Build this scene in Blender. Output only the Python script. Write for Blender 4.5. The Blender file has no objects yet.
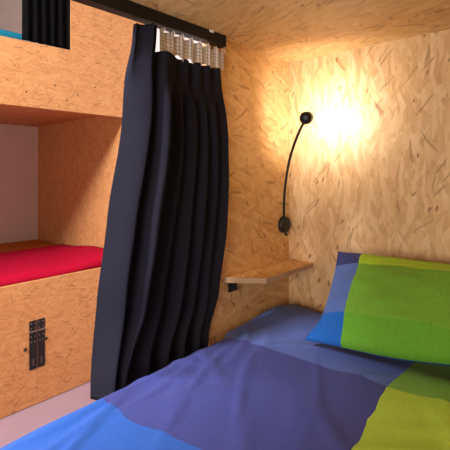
import bpy, bmesh, math, random
from mathutils import Vector, Matrix, noise

random.seed(7)
scene = bpy.context.scene
COL = scene.collection
R = math.radians

# ------------------------------------------------------------------ materials
def new_mat(name):
    m = bpy.data.materials.new(name)
    m.use_nodes = True
    nt = m.node_tree
    b = nt.nodes['Principled BSDF']
    return m, nt, b

def plain(name, col, rough=.6, metal=0.0, spec=.5, sheen=0.0, bump=0.0, bscale=200.0):
    m, nt, b = new_mat(name)
    b.inputs['Base Color'].default_value = (*col, 1)
    b.inputs['Roughness'].default_value = rough
    b.inputs['Metallic'].default_value = metal
    b.inputs['Specular IOR Level'].default_value = spec
    if sheen:
        b.inputs['Sheen Weight'].default_value = sheen
        b.inputs['Sheen Roughness'].default_value = .5
    tc = nt.nodes.new('ShaderNodeTexCoord')
    n = nt.nodes.new('ShaderNodeTexNoise')
    n.inputs['Scale'].default_value = 9.0
    n.inputs['Detail'].default_value = 4.0
    nt.links.new(tc.outputs['Object'], n.inputs['Vector'])
    mx = nt.nodes.new('ShaderNodeMix'); mx.data_type = 'RGBA'
    mx.inputs[6].default_value = (*[c * .93 for c in col], 1)
    mx.inputs[7].default_value = (*[min(1, c * 1.07) for c in col], 1)
    nt.links.new(n.outputs['Fac'], mx.inputs[0])
    nt.links.new(mx.outputs[2], b.inputs['Base Color'])
    if bump:
        n2 = nt.nodes.new('ShaderNodeTexNoise')
        n2.inputs['Scale'].default_value = bscale
        n2.inputs['Detail'].default_value = 3.0
        nt.links.new(tc.outputs['Object'], n2.inputs['Vector'])
        bp = nt.nodes.new('ShaderNodeBump')
        bp.inputs['Strength'].default_value = bump
        bp.inputs['Distance'].default_value = .002
        nt.links.new(n2.outputs['Fac'], bp.inputs['Height'])
        nt.links.new(bp.outputs['Normal'], b.inputs['Normal'])
    return m

def osb(name, base_rot=0.0, gain=(1, .94, .80), size=1.15, seed=0.0, contrast=1.2, spread=1.0):
    """oriented strand board: overlapping layers of stretched, randomly toned flakes"""
    m, nt, b = new_mat(name)
    L = nt.links.new
    uv = nt.nodes.new('ShaderNodeUVMap'); uv.uv_map = 'UVMap'
    dn = nt.nodes.new('ShaderNodeTexNoise'); dn.noise_dimensions = '2D'
    dn.inputs['Scale'].default_value = 8; dn.inputs['Detail'].default_value = 1.5
    L(uv.outputs[0], dn.inputs['Vector'])
    sub = nt.nodes.new('ShaderNodeVectorMath'); sub.operation = 'SUBTRACT'
    L(dn.outputs['Color'], sub.inputs[0]); sub.inputs[1].default_value = (.5, .5, .5)
    sc = nt.nodes.new('ShaderNodeVectorMath'); sc.operation = 'SCALE'
    L(sub.outputs[0], sc.inputs[0]); sc.inputs['Scale'].default_value = .022
    ad = nt.nodes.new('ShaderNodeVectorMath'); ad.operation = 'ADD'
    L(uv.outputs[0], ad.inputs[0]); L(sc.outputs[0], ad.inputs[1])

    def layer(rot, sx, sy, off):
        rt = nt.nodes.new('ShaderNodeVectorRotate'); rt.rotation_type = 'Z_AXIS'
        rt.inputs['Angle'].default_value = R(rot * spread + base_rot)
        L(ad.outputs[0], rt.inputs['Vector'])
        mp = nt.nodes.new('ShaderNodeMapping')
        mp.inputs['Scale'].default_value = (sx / size, sy / size, 1)
        mp.inputs['Location'].default_value = (off + seed, off * 1.7 + seed * .3, 0)
        L(rt.outputs[0], mp.inputs['Vector'])
        v = nt.nodes.new('ShaderNodeTexVoronoi'); v.voronoi_dimensions = '2D'
        v.inputs['Scale'].default_value = 1
        v.inputs['Randomness'].default_value = 1
        L(mp.outputs[0], v.inputs['Vector'])
        s = nt.nodes.new('ShaderNodeSeparateColor'); L(v.outputs['Color'], s.inputs[0])
        g = nt.nodes.new('ShaderNodeTexNoise'); g.noise_dimensions = '2D'
        g.inputs['Scale'].default_value = 1; g.inputs['Detail'].default_value = 2
        mg = nt.nodes.new('ShaderNodeMapping')
        mg.inputs['Scale'].default_value = (30, 240, 1)
        L(rt.outputs[0], mg.inputs['Vector']); L(mg.outputs[0], g.inputs['Vector'])
        t = nt.nodes.new('ShaderNodeMath'); t.operation = 'MULTIPLY_ADD'
        L(g.outputs['Fac'], t.inputs[0]); t.inputs[1].default_value = .62
        L(s.outputs[0], t.inputs[2])
        return t.outputs[0], s.outputs[1], s.outputs[2]

    tone, _, _ = layer(4, 11, 46, 0)
    for i, (rot, sx, sy) in enumerate([(52, 13, 50), (-60, 12, 54), (24, 17, 70), (48, 18, 66), (-36, 20, 85), (3, 15, 80)]):
        t2, m2, _ = layer(rot, sx, sy, 3.1 + 7.7 * i)
        st = nt.nodes.new('ShaderNodeMath'); st.operation = 'GREATER_THAN'
        L(m2, st.inputs[0]); st.inputs[1].default_value = .62
        k = nt.nodes.new('ShaderNodeMath'); k.operation = 'MULTIPLY'
        L(st.outputs[0], k.inputs[0]); k.inputs[1].default_value = .85
        mx = nt.nodes.new('ShaderNodeMix'); mx.data_type = 'FLOAT'
        L(k.outputs[0], mx.inputs[0]); L(tone, mx.inputs[2]); L(t2, mx.inputs[3])
        tone = mx.outputs[0]
    # broad soft blotches
    bl = nt.nodes.new('ShaderNodeTexNoise'); bl.noise_dimensions = '2D'
    bl.inputs['Scale'].default_value = 7; bl.inputs['Detail'].default_value = 4
    L(uv.outputs[0], bl.inputs['Vector'])
    ma = nt.nodes.new('ShaderNodeMath'); ma.operation = 'MULTIPLY_ADD'
    L(bl.outputs['Fac'], ma.inputs[0]); ma.inputs[1].default_value = .35; L(tone, ma.inputs[2])
    mr = nt.nodes.new('ShaderNodeMapRange')
    mr.inputs['From Min'].default_value = .15; mr.inputs['From Max'].default_value = 1.82
    c = contrast
    mr.inputs['To Min'].default_value = .5 - .5 * c; mr.inputs['To Max'].default_value = .5 + .5 * c
    L(ma.outputs[0], mr.inputs['Value'])
    cr = nt.nodes.new('ShaderNodeValToRGB')
    e = cr.color_ramp.elements
    stops = [(0, (.50, .27, .105)), (.2, (.62, .37, .16)), (.5, (.71, .46, .215)), (.8, (.77, .535, .275)), (1, (.83, .63, .375))]
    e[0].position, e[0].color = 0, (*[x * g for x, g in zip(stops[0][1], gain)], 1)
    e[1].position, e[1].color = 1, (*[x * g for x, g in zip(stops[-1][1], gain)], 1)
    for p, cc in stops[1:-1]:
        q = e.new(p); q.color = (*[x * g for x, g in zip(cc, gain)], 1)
    L(mr.outputs[0], cr.inputs[0])
    col = cr.outputs[0]
    # sparse thin dark strands and bark specks
    for i, (rot, sx, sy, th, amt) in enumerate([(15, 17, 150, .988, .45), (-52, 15, 120, .992, .5), (70, 18, 170, .990, .45), (-15, 20, 110, .992, .5), (35, 60, 150, .993, .8)]):
        _, a1, a2 = layer(rot, sx, sy, 40 + 9.3 * i)
        st = nt.nodes.new('ShaderNodeMath'); st.operation = 'GREATER_THAN'
        L(a2, st.inputs[0]); st.inputs[1].default_value = th
        k = nt.nodes.new('ShaderNodeMath'); k.operation = 'MULTIPLY'
        L(st.outputs[0], k.inputs[0]); k.inputs[1].default_value = amt
        mx = nt.nodes.new('ShaderNodeMix'); mx.data_type = 'RGBA'
        L(k.outputs[0], mx.inputs[0]); L(col, mx.inputs[6])
        mx.inputs[7].default_value = (.27, .12, .04, 1)
        col = mx.outputs[2]
    L(col, b.inputs['Base Color'])
    b.inputs['Roughness'].default_value = .5
    b.inputs['Specular IOR Level'].default_value = .35
    bp = nt.nodes.new('ShaderNodeBump'); bp.inputs['Strength'].default_value = .25
    bp.inputs['Distance'].default_value = .0015
    L(tone, bp.inputs['Height']); L(bp.outputs['Normal'], b.inputs['Normal'])
    return m

def patchwork(name, xs, ys, grid, wob=.012, wobs=6.0, weave=True):
    """colour blocks: xs / ys are the seams, grid[row][col] linear colours; UV in metres"""
    m, nt, b = new_mat(name)
    L = nt.links.new
    uv = nt.nodes.new('ShaderNodeUVMap'); uv.uv_map = 'UVMap'
    dn = nt.nodes.new('ShaderNodeTexNoise'); dn.noise_dimensions = '2D'
    dn.inputs['Scale'].default_value = wobs; dn.inputs['Detail'].default_value = 2
    L(uv.outputs[0], dn.inputs['Vector'])
    sub = nt.nodes.new('ShaderNodeVectorMath'); sub.operation = 'SUBTRACT'
    L(dn.outputs['Color'], sub.inputs[0]); sub.inputs[1].default_value = (.5, .5, .5)
    sc = nt.nodes.new('ShaderNodeVectorMath'); sc.operation = 'SCALE'
    L(sub.outputs[0], sc.inputs[0]); sc.inputs['Scale'].default_value = wob * 4
    ad = nt.nodes.new('ShaderNodeVectorMath'); ad.operation = 'ADD'
    L(uv.outputs[0], ad.inputs[0]); L(sc.outputs[0], ad.inputs[1])
    sp = nt.nodes.new('ShaderNodeSeparateXYZ'); L(ad.outputs[0], sp.inputs[0])
    def step(out, th):
        s = nt.nodes.new('ShaderNodeMath'); s.operation = 'GREATER_THAN'
        L(out, s.inputs[0]); s.inputs[1].default_value = th
        return s.outputs[0]
    def rgb(c):
        n = nt.nodes.new('ShaderNodeRGB'); n.outputs[0].default_value = (*c, 1); return n.outputs[0]
    def mix(f, a, bb):
        mx = nt.nodes.new('ShaderNodeMix'); mx.data_type = 'RGBA'
        L(f, mx.inputs[0]); L(a, mx.inputs[6]); L(bb, mx.inputs[7]); return mx.outputs[2]
    sx = [step(sp.outputs[0], t) for t in xs]
    sy = [step(sp.outputs[1], t) for t in ys]
    rows = []
    for row in grid:
        c = rgb(row[0])
        for f, cc in zip(sx, row[1:]):
            c = mix(f, c, rgb(cc))
        rows.append(c)
    c = rows[0]
    for f, r in zip(sy, rows[1:]):
        c = mix(f, c, r)
    # cotton mottling
    n = nt.nodes.new('ShaderNodeTexNoise'); n.noise_dimensions = '2D'
    n.inputs['Scale'].default_value = 90; n.inputs['Detail'].default_value = 5
    L(uv.outputs[0], n.inputs['Vector'])
    mr = nt.nodes.new('ShaderNodeMapRange'); mr.inputs['To Min'].default_value = .86; mr.inputs['To Max'].default_value = 1.14
    L(n.outputs['Fac'], mr.inputs['Value'])
    vm = nt.nodes.new('ShaderNodeVectorMath'); vm.operation = 'SCALE'
    L(c, vm.inputs[0]); L(mr.outputs[0], vm.inputs['Scale'])
    L(vm.outputs[0], b.inputs['Base Color'])
    b.inputs['Roughness'].default_value = .85
    b.inputs['Specular IOR Level'].default_value = .2
    b.inputs['Sheen Weight'].default_value = .06
    return m

def srgb(r, g, b):
    f = lambda v: (v / 255 / 12.92) if v <= 10 else ((v / 255 + .055) / 1.055) ** 2.4
    return (f(r), f(g), f(b))

OSB_L = osb('osb_left', base_rot=20, seed=3)
OSB_B = osb('osb_back', base_rot=90, spread=.6, gain=(1, .98, .96), seed=11)
OSB_C = osb('osb_ceiling', base_rot=15, seed=23)
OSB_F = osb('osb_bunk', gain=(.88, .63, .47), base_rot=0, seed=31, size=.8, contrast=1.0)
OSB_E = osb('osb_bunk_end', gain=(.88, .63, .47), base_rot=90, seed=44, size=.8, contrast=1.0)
OSB_S = osb('osb_shelf', base_rot=40, seed=57)
EDGE = plain('osb_cut_edge', (.50, .32, .18), .8, bump=.5, bscale=120)
BLACK = plain('black_metal', (.012, .011, .011), .42, spec=.4)
RAIL = plain('rail_black', (.010, .008, .008), .5, spec=.3)
PLASTER = plain('plaster', (.62, .50, .44), .9, bump=.15, bscale=80)
ROOMW = plain('room_paint', (.68, .60, .55), .9)
FLOOR = plain('floor_vinyl', (.35, .235, .255), .65, bump=.05, bscale=40)
NAVY = plain('curtain_navy', (.0185, .0178, .026), .9, spec=.03, sheen=0, bump=.35, bscale=900)
DARK = plain('curtain_black', (.003, .0027, .003), .9, spec=.05, bump=.3, bscale=700)
RED = plain('red_cotton', (.42, .003, .026), .85, spec=.1, bump=.2, bscale=500)
ORANGE = plain('orange_cotton', (.55, .20, .022), .85, spec=.15)
TEAL = plain('teal_cotton', (.010, .17, .24), .85, spec=.15)
MATT = plain('mattress_ticking', (.55, .52, .48), .9)
STEEL = plain('steel', (.30, .28, .27), .35, metal=1)
WHITE = plain('white_plastic', (.8, .76, .72), .5)

# ------------------------------------------------------------------ mesh helpers
def box_uv(bm, rot=False):
    uvl = bm.loops.layers.uv.verify()
    for f in bm.faces:
        n = f.normal
        a = max(range(3), key=lambda i: abs(n[i]))
        for l in f.loops:
            c = l.vert.co
            l[uvl].uv = ((c.y, c.z), (c.x, c.z), (c.x, c.y))[a]

def link(name, bm, mats, parent=None, origin=None, smooth=False, keep_uv=False):
    """bm is in world coordinates; the mesh is re-based on its thing's origin"""
    bm.normal_update()
    if not keep_uv:
        box_uv(bm)
    if parent is not None:
        off = Vector(parent['_o'])
    else:
        if origin is None:
            xs = [v.co.x for v in bm.verts]; ys = [v.co.y for v in bm.verts]; zs = [v.co.z for v in bm.verts]
            origin = ((min(xs) + max(xs)) / 2, (min(ys) + max(ys)) / 2, min(zs))
        off = Vector(origin)
    for v in bm.verts:
        v.co -= off
    me = bpy.data.meshes.new(name)
    bm.to_mesh(me); bm.free()
    if me.uv_layers: me.uv_layers[0].name = 'UVMap'
    for m in (mats if isinstance(mats, (list, tuple)) else [mats]):
        me.materials.append(m)
    if smooth:
        for p in me.polygons:
            p.use_smooth = True
    o = bpy.data.objects.new(name, me)
    COL.objects.link(o)
    if parent is not None:
        o.parent = parent
        o['_o'] = tuple(off)
    else:
        o.location = off
        o['_o'] = tuple(off)
    return o

def empty(name, loc):
    o = bpy.data.objects.new(name, None)
    o.empty_display_size = .1
    COL.objects.link(o); o.location = loc; o['_o'] = tuple(loc)
    return o

def tag(o, label, cat, group=None, kind=None):
    o['label'] = label; o['category'] = cat
    if group: o['group'] = group
    if kind: o['kind'] = kind
    return o

def add_box(bm, x0, x1, y0, y1, z0, z1, bev=0.0, mi=0):
    r = bmesh.ops.create_cube(bm, size=1)
    vs = r['verts']
    for v in vs:
        v.co = Vector(((x0 + x1) / 2 + v.co.x * (x1 - x0), (y0 + y1) / 2 + v.co.y * (y1 - y0), (z0 + z1) / 2 + v.co.z * (z1 - z0)))
    fs = set(f for v in vs for f in v.link_faces)
    for f in fs: f.material_index = mi
    if bev:
        es = list(set(e for v in vs for e in v.link_edges))
        r2 = bmesh.ops.bevel(bm, geom=es, offset=bev, segments=2, affect='EDGES', profile=.5)
        for f in r2['faces']: f.material_index = mi
    return bm

def box(name, x0, x1, y0, y1, z0, z1, mat, parent=None, bev=.0015, **k):
    bm = bmesh.new(); add_box(bm, x0, x1, y0, y1, z0, z1, bev)
    return link(name, bm, mat, parent, **k)

def prism(bm, poly, axis, a0, a1, mi_side=0, mi_cap=0):
    """extrude polygon; axis 0: poly in (y,z) ; axis 2: poly in (x,y)"""
    def P(p, a):
        return Vector((a, p[0], p[1])) if axis == 0 else Vector((p[0], p[1], a))
    A = [bm.verts.new(P(p, a0)) for p in poly]
    B = [bm.verts.new(P(p, a1)) for p in poly]
    fs = [bm.faces.new(A), bm.faces.new(B)]
    for f in fs: f.material_index = mi_cap
    n = len(poly)
    for i in range(n):
        f = bm.faces.new((A[i], A[(i + 1) % n], B[(i + 1) % n], B[i])); f.material_index = mi_side
    bmesh.ops.recalc_face_normals(bm, faces=bm.faces)
    return bm

def tube(bm, pts, r, seg=12, cap=True):
    pts = [Vector(p) for p in pts]
    rings = []
    up = Vector((1, 0, 0))
    for i, p in enumerate(pts):
        t = (pts[min(i + 1, len(pts) - 1)] - pts[max(i - 1, 0)]).normalized()
        a = (up - t * up.dot(t))
        if a.length < 1e-4: a = Vector((0, 1, 0)) - t * t.y
        a.normalize(); b = t.cross(a); up = a
        rr = r[i] if isinstance(r, (list, tuple)) else r
        rings.append([bm.verts.new(p + (a * math.cos(2 * math.pi * k / seg) + b * math.sin(2 * math.pi * k / seg)) * rr) for k in range(seg)])
    for A, B in zip(rings, rings[1:]):
        for k in range(seg):
            bm.faces.new((A[k], A[(k + 1) % seg], B[(k + 1) % seg], B[k]))
    if cap:
        bm.faces.new(rings[0]); bm.faces.new(rings[-1])
    bmesh.ops.recalc_face_normals(bm, faces=bm.faces)

def lathe(bm, prof, origin, axis, seg=28, xs=1.0, ys=1.0):
    """prof: list of (radius, along axis)"""
    axis = Vector(axis).normalized()
    a = Vector((0, 0, 1)) - axis * axis.z
    a.normalize(); b = axis.cross(a)
    o = Vector(origin)
    rings = []
    for r, h in prof:
        if r < 1e-6:
            rings.append([bm.verts.new(o + axis * h)])
        else:
            rings.append([bm.verts.new(o + axis * h + (a * math.cos(2 * math.pi * k / seg) * xs + b * math.sin(2 * math.pi * k / seg) * ys) * r) for k in range(seg)])
    for A, B in zip(rings, rings[1:]):
        for k in range(seg):
            k2 = (k + 1) % seg
            if len(A) == 1: bm.faces.new((A[0], B[k], B[k2]))
            elif len(B) == 1: bm.faces.new((A[k], A[k2], B[0]))
            else: bm.faces.new((A[k], A[k2], B[k2], B[k]))
    if len(rings[0]) > 1: bm.faces.new(rings[0])
    if len(rings[-1]) > 1: bm.faces.new(rings[-1])
    bmesh.ops.recalc_face_normals(bm, faces=bm.faces)

def smoothstep(a, b, x):
    t = max(0, min(1, (x - a) / (b - a))); return t * t * (3 - 2 * t)

def interp(tab, x):
    if x <= tab[0][0]: return tab[0][1]
    for (a, fa), (b, fb) in zip(tab, tab[1:]):
        if x <= b:
            t = (x - a) / (b - a); t = t * t * (3 - 2 * t) * .5 + t * .5
            return fa + (fb - fa) * t
    return tab[-1][1]

# ------------------------------------------------------------------ setting
WX, WY, CZ = -.99, 1.502, .4715       # left board, head board, ceiling of the sleeping pod
FZ = -1.312                           # room floor
RX = .46
def struct(o):
    o['kind'] = 'structure'; return o

struct(box('wall_left', WX - .03, WX, 1.0, WY + .03, FZ, CZ + .03, [OSB_L], bev=.001))
struct(box('wall_head', WX, RX + .03, WY, WY + .03, FZ, CZ + .03, [OSB_B], bev=0))
struct(box('wall_right', RX, RX + .03, -.75, WY, FZ, CZ + .03, [OSB_L], bev=0))
struct(box('ceiling_aisle', -3.66, WX - .031, -2.6, 1.77, 1.56, 1.60, [ROOMW], bev=0))
struct(box('ceiling', WX - .03, RX, -.75, WY, CZ, CZ + .03, [OSB_C], bev=0))
struct(box('floor', -3.70, RX + .03, -2.6, 1.81, FZ - .05, FZ, [FLOOR], bev=0))
struct(box('wall_far', -3.70, -3.66, -2.6, 1.81, FZ, 1.56, [PLASTER], bev=0))
struct(box('wall_aisle', -3.66, WX - .031, 1.77, 1.81, FZ, 1.56, [ROOMW], bev=0))

# ------------------------------------------------------------------ opposite bunk unit
FX = -2.30
TH = .03
bunk = tag(empty('bunk_bed', (-2.98, .68, FZ)), 'built-in strand-board bunk across the aisle with two berths and storage doors', 'bunk bed')
bm = bmesh.new()
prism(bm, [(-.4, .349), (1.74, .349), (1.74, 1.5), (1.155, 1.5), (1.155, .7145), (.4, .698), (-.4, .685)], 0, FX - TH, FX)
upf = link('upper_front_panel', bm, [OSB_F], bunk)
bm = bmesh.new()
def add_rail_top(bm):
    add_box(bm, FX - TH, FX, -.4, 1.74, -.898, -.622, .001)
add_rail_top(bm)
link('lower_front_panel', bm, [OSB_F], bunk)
bm = bmesh.new(); add_box(bm, FX - TH, FX, 1.56, 1.74, -.622, .349, .001)
link('corner_post', bm, [OSB_E], bunk)
bm = bmesh.new(); add_box(bm, -3.66, FX - TH, 1.53, 1.56, FZ, 1.5)
link('end_panel', bm, [OSB_E], bunk)
bm = bmesh.new(); add_box(bm, -3.66, FX - TH, -.4, -.37, FZ, 1.5)
link('end_panel', bm, [OSB_E], bunk)
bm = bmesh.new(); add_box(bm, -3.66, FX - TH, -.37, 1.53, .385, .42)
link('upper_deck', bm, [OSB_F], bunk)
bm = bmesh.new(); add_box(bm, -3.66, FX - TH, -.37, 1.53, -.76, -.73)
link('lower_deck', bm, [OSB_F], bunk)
# storage doors under the lower berth, each on its black strap hinge
SEAM = .957
doors = []
for k, (y0, y1) in enumerate([(-.4, SEAM - .0006), (SEAM + .0006, 1.74)]):
    bm = bmesh.new(); add_box(bm, FX - TH, FX, y0, y1, FZ + .004, -.8988, .0006)
    d = link('storage_door', bm, [OSB_F], bunk); doors.append(d)
    yc = SEAM + (-.0225 if k == 0 else .0225)
    bm = bmesh.new()
    w = .0205
    add_box(bm, FX, FX + .004, yc - w, yc + w, -.892, -.838, .0025)           # short leaf
    add_box(bm, FX, FX + .004, yc - w, yc + w, -1.108, -.905, .0025)          # long strap
    n0 = set(bm.faces)
    tube(bm, [(FX + .004, yc - w, -.8985), (FX + .004, yc + w, -.8985)], .005, 10)
    for f in set(bm.faces) - n0: f.material_index = 1
    for (yy, zz) in [(-.011, -.852), (.011, -.852), (-.011, -.880), (.011, -.880), (-.011, -.925), (.011, -.925), (-.009, -.955), (.009, -.955)]:
        n0 = set(bm.faces)
        lathe(bm, [(.0042, 0), (.0038, .0012), (0, .0012)], (FX + .004, yc + yy, zz), (1, 0, 0), 10)
        for f in set(bm.faces) - n0: f.material_index = 1
    n0 = set(bm.faces)
    add_box(bm, FX + .004, FX + .0052, yc - .002, yc + .002, -1.085, -1.05)
    for f in set(bm.faces) - n0: f.material_index = 1
    h = link('strap_hinge', bm, [BLACK, STEEL], d)
    h['label'] = 'black strap hinge with steel screws'
    ky, kz = ((.893, -.985) if k == 0 else (1.006, -.958))
    bm = bmesh.new()
    lathe(bm, [(.009, 0), (.009, .004), (.006, .009), (.0, .010)], (FX, ky, kz), (1, 0, 0), 14)
    kb = link('knob', bm, [BLACK], d, smooth=True); kb['label'] = 'small black round stud'
for (sy, sz) in [(1.315, .518), (1.20, .455), (1.06, .49), (1.13, .41), (1.48, .60), (.90, .43)]:
    bm = bmesh.new()
    lathe(bm, [(.0045, 0), (.004, .0012), (0, .0013)], (FX, sy, sz), (1, 0, 0), 12)
    link('screw', bm, [BLACK], upf)

# lower berth: orange mattress cover + red blanket; upper berth: teal mattress + dark curtain
def cushion(name, x0, x1, y0, y1, z0, z1, mat, bev=.03, parent=None, nz=.004, zf=None):
    bm = bmesh.new()
    add_box(bm, x0, x1, y0, y1, z0, z1, 0)
    es = list(bm.edges)
    bmesh.ops.bevel(bm, geom=es, offset=bev, segments=4, affect='EDGES', profile=.5)
    for f in bm.faces: f.smooth = True
    return link(name, bm, [mat], parent, smooth=True)

om = cushion('mattress', -3.64, -2.376, -.36, 1.52, -.728, -.610, ORANGE, .03)
tag(om, 'thin orange covered mattress in the lower berth across the aisle', 'mattress')
tm = cushion('mattress', -3.64, -2.425, -.36, 1.5, .422, .79, TEAL, .03)
tag(tm, 'teal covered mattress in the upper berth across the aisle', 'mattress')

# red blanket lying on the orange mattress: cloth with a rounded front roll, thinner towards the wall
def red_blanket():
    bm = bmesh.new()
    prof = [(-2.340, -.640), (-2.337, -.615), (-2.345, -.592), (-2.37, -.580), (-2.42, -.578), (-2.52, -.584), (-2.66, -.584), (-2.80, -.588), (-2.95, -.592), (-3.08, -.594), (-3.16, -.596), (-3.19, -.603), (-3.19, -.608), (-2.372, -.608), (-2.372, -.640)]
    NY = 70
    top = []
    for j in range(NY + 1):
        y = -.30 + (1.515 + .30) * j / NY
        row = []
        for i, (x, z) in enumerate(prof):
            w = noise.noise(Vector((x * 5, y * 4, 2))) * .010 + noise.noise(Vector((x * 2, y * 9, 7))) * .006
            k = 0 if i == 0 or i > 10 else 1
            dx = noise.noise(Vector((9, y * 5, 1))) * .035 * (i / 12) ** 3 * (1 if i < 13 else 0)
            row.append(bm.verts.new((x + dx, y, z + k * (w * (.35 if i < 9 else .15) + .035 * smoothstep(1.15, 1.5, y) * (1 - smoothstep(-2.6, -3.15, x))))))
        top.append(row)
    for A, B in zip(top, top[1:]):
        for i in range(len(prof) - 1):
            bm.faces.new((A[i], A[i + 1], B[i + 1], B[i]))
    bot = []
    for row in (top[0], top[-1]):
        bm.faces.new(row)
    f = [bm.verts.new((top[j][0].co)) for j in ()]
    for A, B in zip(top, top[1:]):
        bm.faces.new((A[0], B[0], B[-1], A[-1]))
    bmesh.ops.recalc_face_normals(bm, faces=bm.faces)
    return link('blanket', bm, [RED], smooth=True)
tag(red_blanket(), 'crimson red blanket spread over the orange mattress in the lower berth', 'blanket')

# curtains --------------------------------------------------------------
def catmull(P, n):
    out = []
    m = len(P)
    for k in range(n + 1):
        t = k / n * (m - 1); i = min(int(t), m - 2); f = t - i
        p0, p1, p2, p3 = P[max(i - 1, 0)], P[i], P[i + 1], P[min(i + 2, m - 1)]
        out.append(tuple(.5 * (2 * p1[d] + (p2[d] - p0[d]) * f + (2 * p0[d] - 5 * p1[d] + 4 * p2[d] - p3[d]) * f * f + (3 * p1[d] - p0[d] - 3 * p2[d] + p3[d]) * f ** 3) for d in range(2)))
    return out

def sheet(grid, th):
    """grid[v][u] of points -> closed thin cloth mesh with real thickness"""
    bm = bmesh.new()
    H, W = len(grid), len(grid[0])
    nrm = []
    G = [[Vector(p) for p in r] for r in grid]
    F = [[None] * W for _ in range(H)]; Bk = [[None] * W for _ in range(H)]
    for v in range(H):
        for u in range(W):
            du = G[v][min(u + 1, W - 1)] - G[v][max(u - 1, 0)]
            dv = G[min(v + 1, H - 1)][u] - G[max(v - 1, 0)][u]
            n = du.cross(dv)
            n = n.normalized() if n.length > 1e-9 else Vector((1, 0, 0))
            F[v][u] = bm.verts.new(G[v][u] + n * th / 2); Bk[v][u] = bm.verts.new(G[v][u] - n * th / 2)
    for v in range(H - 1):
        for u in range(W - 1):
            bm.faces.new((F[v][u], F[v][u + 1], F[v + 1][u + 1], F[v + 1][u]))
            bm.faces.new((Bk[v][u], Bk[v + 1][u], Bk[v + 1][u + 1], Bk[v][u + 1]))
    for v in range(H - 1):
        for u in (0, W - 1):
            bm.faces.new((F[v][u], F[v + 1][u], Bk[v + 1][u], Bk[v][u]))
    for u in range(W - 1):
        for v in (0, H - 1):
            bm.faces.new((F[v][u], F[v][u + 1], Bk[v][u + 1], Bk[v][u]))
    bmesh.ops.recalc_face_normals(bm, faces=bm.faces)
    return bm

# plan outlines of the main curtain (x, y) at heights from the heading down to the hem
YL = [(-.65, .584), (-.364, .597), (-.14, .618), (.15, .664), (.27, .671), (.44, .684)]
YR = [(-.65, .985), (-.56, .99), (-.425, 1.034), (-.18, 1.06), (0, 1.068), (.15, 1.066), (.30, 1.05), (.44, 1.04)]
# fractions along the width of the fold turns, alternating valley / crest
FR = [0, .12, .16, .235, .37, .455, .52, .60, .66, .74, .80, .87, .925, 1.0]
FL = [0, .055, .095, .15, .24, .37, .45, .54, .62, .72, .80, .88, .94, 1.0]
FM = [0, .10, .15, .235, .33, .43, .50, .59, .66, .74, .80, .87, .925, 1.0]
def plan(z):
    a, c = smoothstep(.1, -.36, z), smoothstep(-.34, -.62, z)
    FR_ = [f0 + (f1 - f0) * a for f0, f1 in zip(FR, FM)]
    FR_ = [f0 + (f1 - f0) * c for f0, f1 in zip(FR_, FL)]
    yl, yr = interp(YL, z), interp(YR, z)
    low = smoothstep(-.05, -.6, z)           # towards the hem
    head = smoothstep(.24, .36, z)           # gathered heading
    P = []
    for i, f in enumerate(FR_):
        crest = i % 2 == 1
        y = yl + (yr - yl) * f
        if crest:
            x = -.938 - .022 * low - .018 * head
        else:
            x = -1.005 - .028 * low + .026 * head
        if i == 0: x = -1.01 - .04 * low + .02 * head
        if i == 3: x += .022 * (1 - low)
        if not crest and i > 3: x += .022 * (1 - low)
        if crest and i > 3: x -= .018 + .010 * noise.noise(Vector((i * 5.3, z * 1.5, 2)))
        if i == 1: x += -.004 * low + .018 * head
        x += noise.noise(Vector((i * 3.7, z * 2.2, 5))) * .014 * (1 - head)
        y += noise.noise(Vector((i * 1.9, z * 2.6, 9))) * .012 * (1 - head) * (0 if i in (0, len(FR) - 1) else 1)
        wr = smoothstep(.90, .985, y)        # stays on the pod side of the left board
        xr = min(max(x, -.981), -.955 + .03 * (1 - low))
        x += (xr - x) * wr
        cap = -.958 + .05 * (1 - smoothstep(-.2, -.52, z))   # tucked behind the mattress edge
        x = min(x, cap) if i != 0 else x
        P.append((x, y))
    return P
ZT, ZB = .412, -.645
NV, NU = 90, 260
grid = []
for v in range(NV + 1):
    t = v / NV
    row = catmull(plan(ZT + (ZB - ZT) * t), NU)
    g = []
    for u, (x, y) in enumerate(row):
        uu = u / NU
        ztop = ZT + (.012 * smoothstep(.17, .12, uu)) - (.0 if uu < .18 else .06)
        z = ztop + (ZB + .006 * math.sin(uu * 9) - ztop) * t
        pl = smoothstep(.20, .40, z) * smoothstep(.17, .12, uu)
        x += .011 * pl * math.sin(uu * 2 * math.pi / .05)
        y += .006 * pl * math.cos(uu * 2 * math.pi / .05)
        g.append((x + noise.noise(Vector((x * 30, y * 30, z * 4))) * .002, y, z))
    grid.append(g)
cur = tag(empty('curtain', (-.985, .85, ZB)), 'long dark navy curtain bunched at the bed opening, hanging from the black rail', 'curtain')
link('fabric', sheet(grid, .003), [NAVY], cur, smooth=True)

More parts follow.
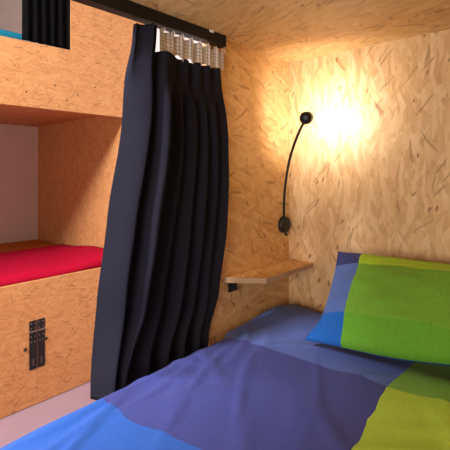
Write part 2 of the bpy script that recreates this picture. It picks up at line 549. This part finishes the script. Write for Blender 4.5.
# white gathered heading tape on the inside of the curtain, three bands of loops
def tape_mat():
    m, nt, b = new_mat('heading_tape')
    L = nt.links.new
    uv = nt.nodes.new('ShaderNodeUVMap'); uv.uv_map = 'UVMap'
    br = nt.nodes.new('ShaderNodeTexBrick')
    br.offset = 0
    br.inputs['Scale'].default_value = 1
    br.inputs['Brick Width'].default_value = .013; br.inputs['Row Height'].default_value = .0115
    br.inputs['Mortar Size'].default_value = .0017; br.inputs['Mortar Smooth'].default_value = .4
    br.inputs['Color1'].default_value = (.86, .78, .72, 1); br.inputs['Color2'].default_value = (.78, .70, .64, 1)
    br.inputs['Mortar'].default_value = (.48, .41, .38, 1)
    L(uv.outputs[0], br.inputs['Vector'])
    L(br.outputs['Color'], b.inputs['Base Color'])
    b.inputs['Roughness'].default_value = .9
    bp = nt.nodes.new('ShaderNodeBump'); bp.inputs['Strength'].default_value = .7; bp.inputs['Distance'].default_value = .002
    L(br.outputs['Fac'], bp.inputs['Height']); bp.invert = True
    L(bp.outputs['Normal'], b.inputs['Normal'])
    return m
tg = []
NT = 200
for v in range(13):
    t = v / 12
    row = []
    for u in range(NT + 1):
        uu = u / NT
        y = .762 + (1.046 - .762) * uu
        ph = uu * 2 * math.pi * 7
        x = -.966 + .0035 * math.sin(ph) + .0018 * math.sin(ph * 3.3)
        zt = .424 + .004 * math.sin(ph * 1.0 + .8) - .008 * uu
        zb = .354 - .006 * uu + .006 * math.sin(ph + 2.2) + .004 * math.sin(uu * 31)
        row.append((x, y + .004 * math.sin(ph + 1), zt + (zb - zt) * t))
    tg.append(row)
bm = sheet(tg, .003)
bm.normal_update()
uvl = bm.loops.layers.uv.verify()
arc = [0]
for p, q in zip(tg[6], tg[6][1:]):
    arc.append(arc[-1] + (Vector(q) - Vector(p)).length)
bm.verts.index_update()
for f in bm.faces:
    for l in f.loops:
        l[uvl].uv = (arc[(l.vert.index // 2) % (NT + 1)], l.vert.co.z)
link('heading_tape', bm, [tape_mat()], cur, smooth=True, keep_uv=True)['label'] = 'white gathered heading tape'
for i in range(8):                       # loose white cord ends along the tape
    uu = (i + .35) / 8
    y = .752 + .30 * uu
    bm = bmesh.new()
    z0 = .422 - .006 * uu
    tube(bm, [(-.952, y, z0 - .012), (-.949, y - .002, z0), (-.948, y + .003, z0 + .004), (-.947, y + .008, z0 - .004), (-.946, y + .010, z0 - .010)], .0016, 6)
    link('hook', bm, [WHITE], cur, smooth=True)

rail = tag(empty('curtain_rail', (-.967, .2, CZ - .04)), 'long black curtain rail along the edge of the board ceiling', 'curtain rail')
bm = bmesh.new()
add_box(bm, -.986, -.950, -.70, 1.04, CZ - .038, CZ, .002)
link('track', bm, [RAIL], rail)
bm = bmesh.new()
add_box(bm, -.988, -.948, 1.04, 1.046, CZ - .040, CZ, .0015)
link('end_cap', bm, [RAIL], rail)
bm = bmesh.new()
add_box(bm, -.9499, -.944, .962, .980, CZ - .009, CZ - .0005, .001)
link('clip', bm, [WHITE], rail)['label'] = 'small white clip'

# dark curtain gathered at the corner of the upper berth opposite
g2 = []
for v in range(31):
    t = v / 30
    z = 1.46 + (.7165 - 1.46) * t
    P = []
    for i in range(12):
        f = i / 11
        P.append((-2.313 + (.009 if i % 2 else -.009) + noise.noise(Vector((i * 2.1, z * 3, 3))) * .004, .885 + (1.150 - .885) * f + noise.noise(Vector((i, z * 2, 8))) * .006 * (0 if i in (0, 11) else 1)))
    g2.append([(x, y, z) for x, y in catmull(P, 110)])
fc = tag(empty('curtain', (-2.313, 1.03, .7165)), 'short black curtain drawn aside in the upper berth opening opposite', 'curtain')
link('fabric', sheet(g2, .003), [DARK], fc, smooth=True)

# ------------------------------------------------------------------ own bed
bb = box('bed_base', -.965, RX - .002, -.72, WY - .002, FZ, -.80, OSB_F)
tag(bb, 'strand-board base carrying the wide bed in the foreground', 'bed base')
mt = cushion('mattress', -.945, RX - .012, -.70, WY - .006, -.80, -.640, MATT, .03)
tag(mt, 'thick pale mattress of the foreground bed, hidden under the duvet', 'mattress')

AZ, LB, PB = (.026, .108, .42), (.088, .145, .42), (.050, .061, .235)
LG, DG = (.38, .56, .045), (.19, .40, .050)
DUV = patchwork('duvet_patchwork', [-.40], [.583, 1.068], [[AZ, DG], [PB, LG], [LB, DG]], wob=.008, wobs=7)

def duvet():
    X0, X1, Y0, Y1 = -.95, RX - .02, -.66, WY - .012
    NX, NY = 190, 280
    def top(x, y):
        z = -.572
        z += noise.noise(Vector((x * 2.3, y * 2.3, 1.5))) * .012
        z += noise.noise(Vector((x * 6, y * 6, 4.2))) * .005
        # long soft creases running away from the aisle edge
        cs = 0
        for (cx, cy, ang, wd, ln, h) in CREASES:
            dx, dy = x - cx, y - cy
            a = dx * math.cos(ang) + dy * math.sin(ang)
            p = -dx * math.sin(ang) + dy * math.cos(ang) + .02 * math.sin(a * 9 + cx * 20)
            cs += h * math.exp(-(p / wd) ** 2) * math.exp(-(a / ln) ** 2)
        z += .011 * math.tanh(cs / .011)
        # raised padding by the wall and a gentle sink towards the foot
        z += .028 * math.exp(-((x + .93) / .16) ** 2 - ((y - 1.33) / .13) ** 2)
        z += -.02 * smoothstep(.9, .2, y) * smoothstep(-.6, -.95, x)
        # pressed down where the pillow stands
        z -= .012 * smoothstep(-.72, -.6, x) * smoothstep(1.18, 1.3, y)
        return z
    bm = bmesh.new()
    uvl = bm.loops.layers.uv.verify()
    G = []
    def pos(i, j):
        # i beyond [0,NX] wraps the cloth down over the edge
        y = Y0 + (Y1 - Y0) * j / NY
        xl = X0 if y < 1.02 else X0 - .033 * smoothstep(1.02, 1.08, y)
        return xl + (X1 - xl) * i / NX, y
    for j in range(NY + 1):
        row = []
        for i in range(NX + 1):
            x, y = pos(i, j)
            xl, _ = pos(0, j)
            e = min(x - xl, X1 - x, y - Y0 + .0, Y1 - y)
            k = smoothstep(0, 1, 1 - min(1, max(0, e) / .055))
            drop = (1 - math.sqrt(max(0, 1 - (1 - min(1, e / .055)) ** 2))) * .05
            row.append(bm.verts.new((x, y, top(x, y) - drop)))
        G.append(row)
    for A, B in zip(G, G[1:]):
        for i in range(NX):
            bm.faces.new((A[i], A[i + 1], B[i + 1], B[i]))
    # underside
    ring = [G[0][i] for i in range(NX + 1)] + [G[j][NX] for j in range(1, NY + 1)] + [G[NY][i] for i in range(NX - 1, -1, -1)] + [G[j][0] for j in range(NY - 1, 0, -1)]
    low = [bm.verts.new((v.co.x, v.co.y, -.637)) for v in ring]
    n = len(ring)
    for k in range(n):
        bm.faces.new((ring[k], low[k], low[(k + 1) % n], ring[(k + 1) % n]))
    bm.faces.new(low)
    for f in bm.faces:
        for l in f.loops:
            cx, cy = l.vert.co.x, l.vert.co.y
            l[uvl].uv = (cx - .13 * max(0, 1.07 - cy), cy - .14 * (cx + .5))
    bmesh.ops.recalc_face_normals(bm, faces=bm.faces)
    return link('duvet', bm, [DUV], smooth=True, keep_uv=True)
rnd = random.Random(4)
CREASES = []
for k in range(46):
    CREASES.append((rnd.uniform(-.95, -.15), rnd.uniform(.25, 1.1), R(rnd.choice([rnd.uniform(15, 60), rnd.uniform(100, 150)])), rnd.uniform(.011, .024), rnd.uniform(.06, .2), rnd.uniform(.003, .008)))
for (cx, cy, a, h) in [(-.86, .70, 98, .012), (-.905, .66, 95, .011), (-.81, .80, 102, .010), (-.90, .86, 100, .007), (-.76, .72, 108, .008), (-.84, .97, 112, .005), (-.91, .48, 93, .010), (-.70, .88, 120, .008), (-.855, .44, 102, .014), (-.90, .42, 97, .013), (-.80, .40, 106, .010)]:
    CREASES.append((cx, cy, R(a), .011, .13, h))
tag(duvet(), 'patchwork duvet in blue, purple and green blocks spread over the foreground bed', 'duvet')

# pillow: leaning on the head board
PW, PH, PT = .735, .36, .15
NVY = srgb(52, 62, 120)
PIL = patchwork('pillow_patchwork', [-.272], [-.085, .105], [[(.012, .11, .40), (.12, .34, .024)], [(.085, .145, .37), (.155, .36, .032)], [(.035, .045, .16), (.34, .55, .028)]], wob=.004, wobs=8)
PILB = plain('pillow_back_cotton', (.02, .075, .27), .85, spec=.15)
def pillow():
    N, Mv = 90, 60
    bm = bmesh.new(); uvl = bm.loops.layers.uv.verify()
    def half(sign):
        G = []
        for j in range(Mv + 1):
            row = []
            for i in range(N + 1):
                u, v = -1 + 2 * i / N, -1 + 2 * j / Mv
                x, y = u * PW / 2, v * PH / 2
                # edges draw in between the corners
                x *= 1 - .035 * (1 - v * v) ** 1.0 * abs(u) ** 3
                x -= .022 * smoothstep(.5, 1, -v) * smoothstep(.6, 1, -u)
                y *= 1 - .07 * smoothstep(-.6, 1, u)
                y *= 1 - .05 * (1 - u * u) ** 1.0 * abs(v) ** 3
                y += .036 * smoothstep(-.5, .7, u) * (1 - v) / 2
                h = ((1 - abs(u) ** 2.6) * (1 - abs(v) ** 2.4))
                h = max(0, h) ** .55 * PT / 2
                edge = min(1, max(0, (1 - max(abs(u), abs(v))) * 5))
                h += (noise.noise(Vector((x * 8, y * 11, 3 + sign))) * .014 + noise.noise(Vector((x * 14 + y * 10, y * 26 - x * 8, 8 + sign))) * .006) * edge
                row.append((x, y, sign * max(h, .0)))
            G.append(row)
        return G
    T, Bm = half(1), half(-1)
    vt = [[bm.verts.new(p) for p in r] for r in T]
    vb = [[(vt[j][i] if i in (0, N) or j in (0, Mv) else bm.verts.new(Bm[j][i])) for i in range(N + 1)] for j in range(Mv + 1)]
    for j in range(Mv):
        for i in range(N):
            bm.faces.new((vt[j][i], vt[j][i + 1], vt[j + 1][i + 1], vt[j + 1][i]))
            bm.faces.new((vb[j][i], vb[j + 1][i], vb[j + 1][i + 1], vb[j][i + 1])).material_index = 1
    bm.normal_update()
    for f in bm.faces:
        for l in f.loops:
            l[uvl].uv = (l.vert.co.x, l.vert.co.y)
    bmesh.ops.recalc_face_normals(bm, faces=bm.faces)
    tilt = R(42)
    Mx = Matrix.Translation((-.318, 1.318, -.423)) @ Matrix.Rotation(R(9), 4, 'Z') @ Matrix.Rotation(tilt, 4, 'X')
    for v in bm.verts: v.co = Mx @ v.co
    return link('pillow', bm, [PIL, PILB], smooth=True, keep_uv=True)
tag(pillow(), 'plump pillow in green, lime and blue blocks leaning against the head board', 'pillow')

# ------------------------------------------------------------------ shelf, lamp, socket
SZ = -.39
bm = bmesh.new()
prism(bm, [(WX, 1.075), (-.868, 1.172), (-.868, WY), (WX, WY)], 2, SZ - .019, SZ, mi_side=1, mi_cap=0)
sh = link('wall_shelf', bm, [OSB_S, EDGE])
tag(sh, 'small strand-board shelf with angled end in the corner below the reading lamp', 'shelf')
bm = bmesh.new()
add_box(bm, WX, WX + .005, 1.100, 1.148, SZ - .060, SZ - .021, .002)
add_box(bm, WX + .005, WX + .006, 1.106, 1.142, SZ - .052, SZ - .028, .0008)
so = link('wall_socket', bm, [BLACK])
tag(so, 'small black square fitting on the board wall just under the shelf', 'socket')

lamp = tag(empty('reading_lamp', (WX, 1.455, -.235)), 'black gooseneck reading lamp fixed to the board wall above the shelf', 'reading lamp')
bm = bmesh.new()
lathe(bm, [(.036, 0), (.036, .012), (.033, .018), (.022, .022), (0, .023)], (WX, 1.455, -.235), (1, 0, 0), 36)
link('base', bm, [BLACK], lamp, smooth=False)
bm = bmesh.new()
lathe(bm, [(.006, 0), (.006, .008), (.003, .012), (0, .012)], (WX + .012, 1.455, -.276), (1, 0, 0), 14)
link('switch', bm, [BLACK], lamp)
HD = Vector((-.757, 1.257, .1858))
HAX = Vector((-.054, .245, .046)).normalized()
def ray(px, py, X=None, t=None):
    s = (px - 225) / 403
    return Vector((-.674 + .738 * s, .738 + .674 * s, (170 - py) / 403))
pts = []
for (px, py, t) in [(284, 219, 1.722), (284.2, 200, 1.712), (286, 180, 1.69), (290, 158, 1.655), (296.5, 138, 1.55), (303, 124, 1.46)]:
    pts.append(ray(px, py) * t)
p2 = []
for d in range(0, 41):
    tt = d / 40 * (len(pts) - 1); i = min(int(tt), len(pts) - 2); f = tt - i
    q = [pts[max(i - 1, 0)], pts[i], pts[i + 1], pts[min(i + 2, len(pts) - 1)]]
    p2.append(.5 * (2 * q[1] + (q[2] - q[0]) * f + (2 * q[0] - 5 * q[1] + 4 * q[2] - q[3]) * f * f + (3 * q[1] - q[0] - 3 * q[2] + q[3]) * f ** 3))
p2 = [Vector((WX + .012, 1.455, -.216))] + p2 + [HD - HAX * .004]
bm = bmesh.new(); tube(bm, p2, .0052, 12)
link('gooseneck', bm, [BLACK], lamp, smooth=True)
bm = bmesh.new()
lathe(bm, [(0, -.018), (.010, -.0175), (.017, -.014), (.0215, -.007), (.0225, .002), (.0225, .018), (.020, .019), (.0185, .0185), (.0185, .016), (0, .016)], HD, HAX, 32)
hd = link('lamp_head', bm, [BLACK], lamp, smooth=True)
LED, nt, b = new_mat('led')
b.inputs['Base Color'].default_value = (1, .9, .7, 1)
b.inputs['Emission Color'].default_value = (1, .78, .5, 1)
b.inputs['Emission Strength'].default_value = 30
bm = bmesh.new()
lathe(bm, [(.0178, .0162), (.0178, .0175), (.012, .0182), (0, .0184)], HD, HAX, 24)
link('lens', bm, [LED], hd, smooth=True)['label'] = 'glowing warm lens'

# ------------------------------------------------------------------ lights
def spot(loc, direction, power, col, angle, blend, r):
    l = bpy.data.lights.new('lamp_beam', 'SPOT'); l.energy = power; l.color = col
    l.spot_size = R(angle); l.spot_blend = blend; l.shadow_soft_size = r
    o = bpy.data.objects.new('lamp_beam', l); COL.objects.link(o); o.location = loc
    o.rotation_euler = Vector(direction).to_track_quat('-Z', 'Y').to_euler()
    return o
spot(HD + HAX * .022, HAX, 5.6, (1, .97, .96), 168, 1.0, .016)

def area(name, loc, target, power, col, sx, sy):
    l = bpy.data.lights.new(name, 'AREA'); l.energy = power; l.color = col
    l.shape = 'RECTANGLE'; l.size = sx; l.size_y = sy
    o = bpy.data.objects.new(name, l); COL.objects.link(o); o.location = loc
    o.rotation_euler = (Vector(target) - Vector(loc)).to_track_quat('-Z', 'Y').to_euler()
    return o
area('aisle_assumed_light', (-1.38, -1.45, 1.45), (-1.0, .6, -.2), 82, (.90, .90, 1.0), .5, .3)  # assumed unseen light aimed at the curtain edge
area('aisle_overhead_fill', (-1.80, .0, 1.45), (-1.2, .5, -.6), 15, (.95, .90, 1.0), .5, .9)  # unseen area light added above the aisle, no ceiling fixture behind it
area('foot_fill', (-.22, -1.15, -.18), (-.3, 1.5, .12), 13, (1, .92, .88), 1.1, .8)  # added fill from behind the camera for bedding and boards; no window there

w = bpy.data.worlds.new('World'); scene.world = w; w.use_nodes = True
w.node_tree.nodes['Background'].inputs[0].default_value = (.95, .86, .82, 1)
w.node_tree.nodes['Background'].inputs[1].default_value = .15

# ------------------------------------------------------------------ camera
cam = bpy.data.cameras.new('camera'); co = bpy.data.objects.new('camera', cam); COL.objects.link(co)
co.location = (0, 0, 0); co.rotation_euler = (R(90), 0, R(42.4))
cam.sensor_width = 36; cam.lens = 403 / 450 * 36
cam.shift_y = -(225 - 170) / 450
cam.clip_start = .02
scene.camera = co
for o in bpy.data.objects:
    if '_o' in o: del o['_o']
vs = scene.view_settings
vs.view_transform = 'Standard'; vs.look = 'None'; vs.gamma = 1; vs.use_curve_mapping = False
vs.exposure = .93
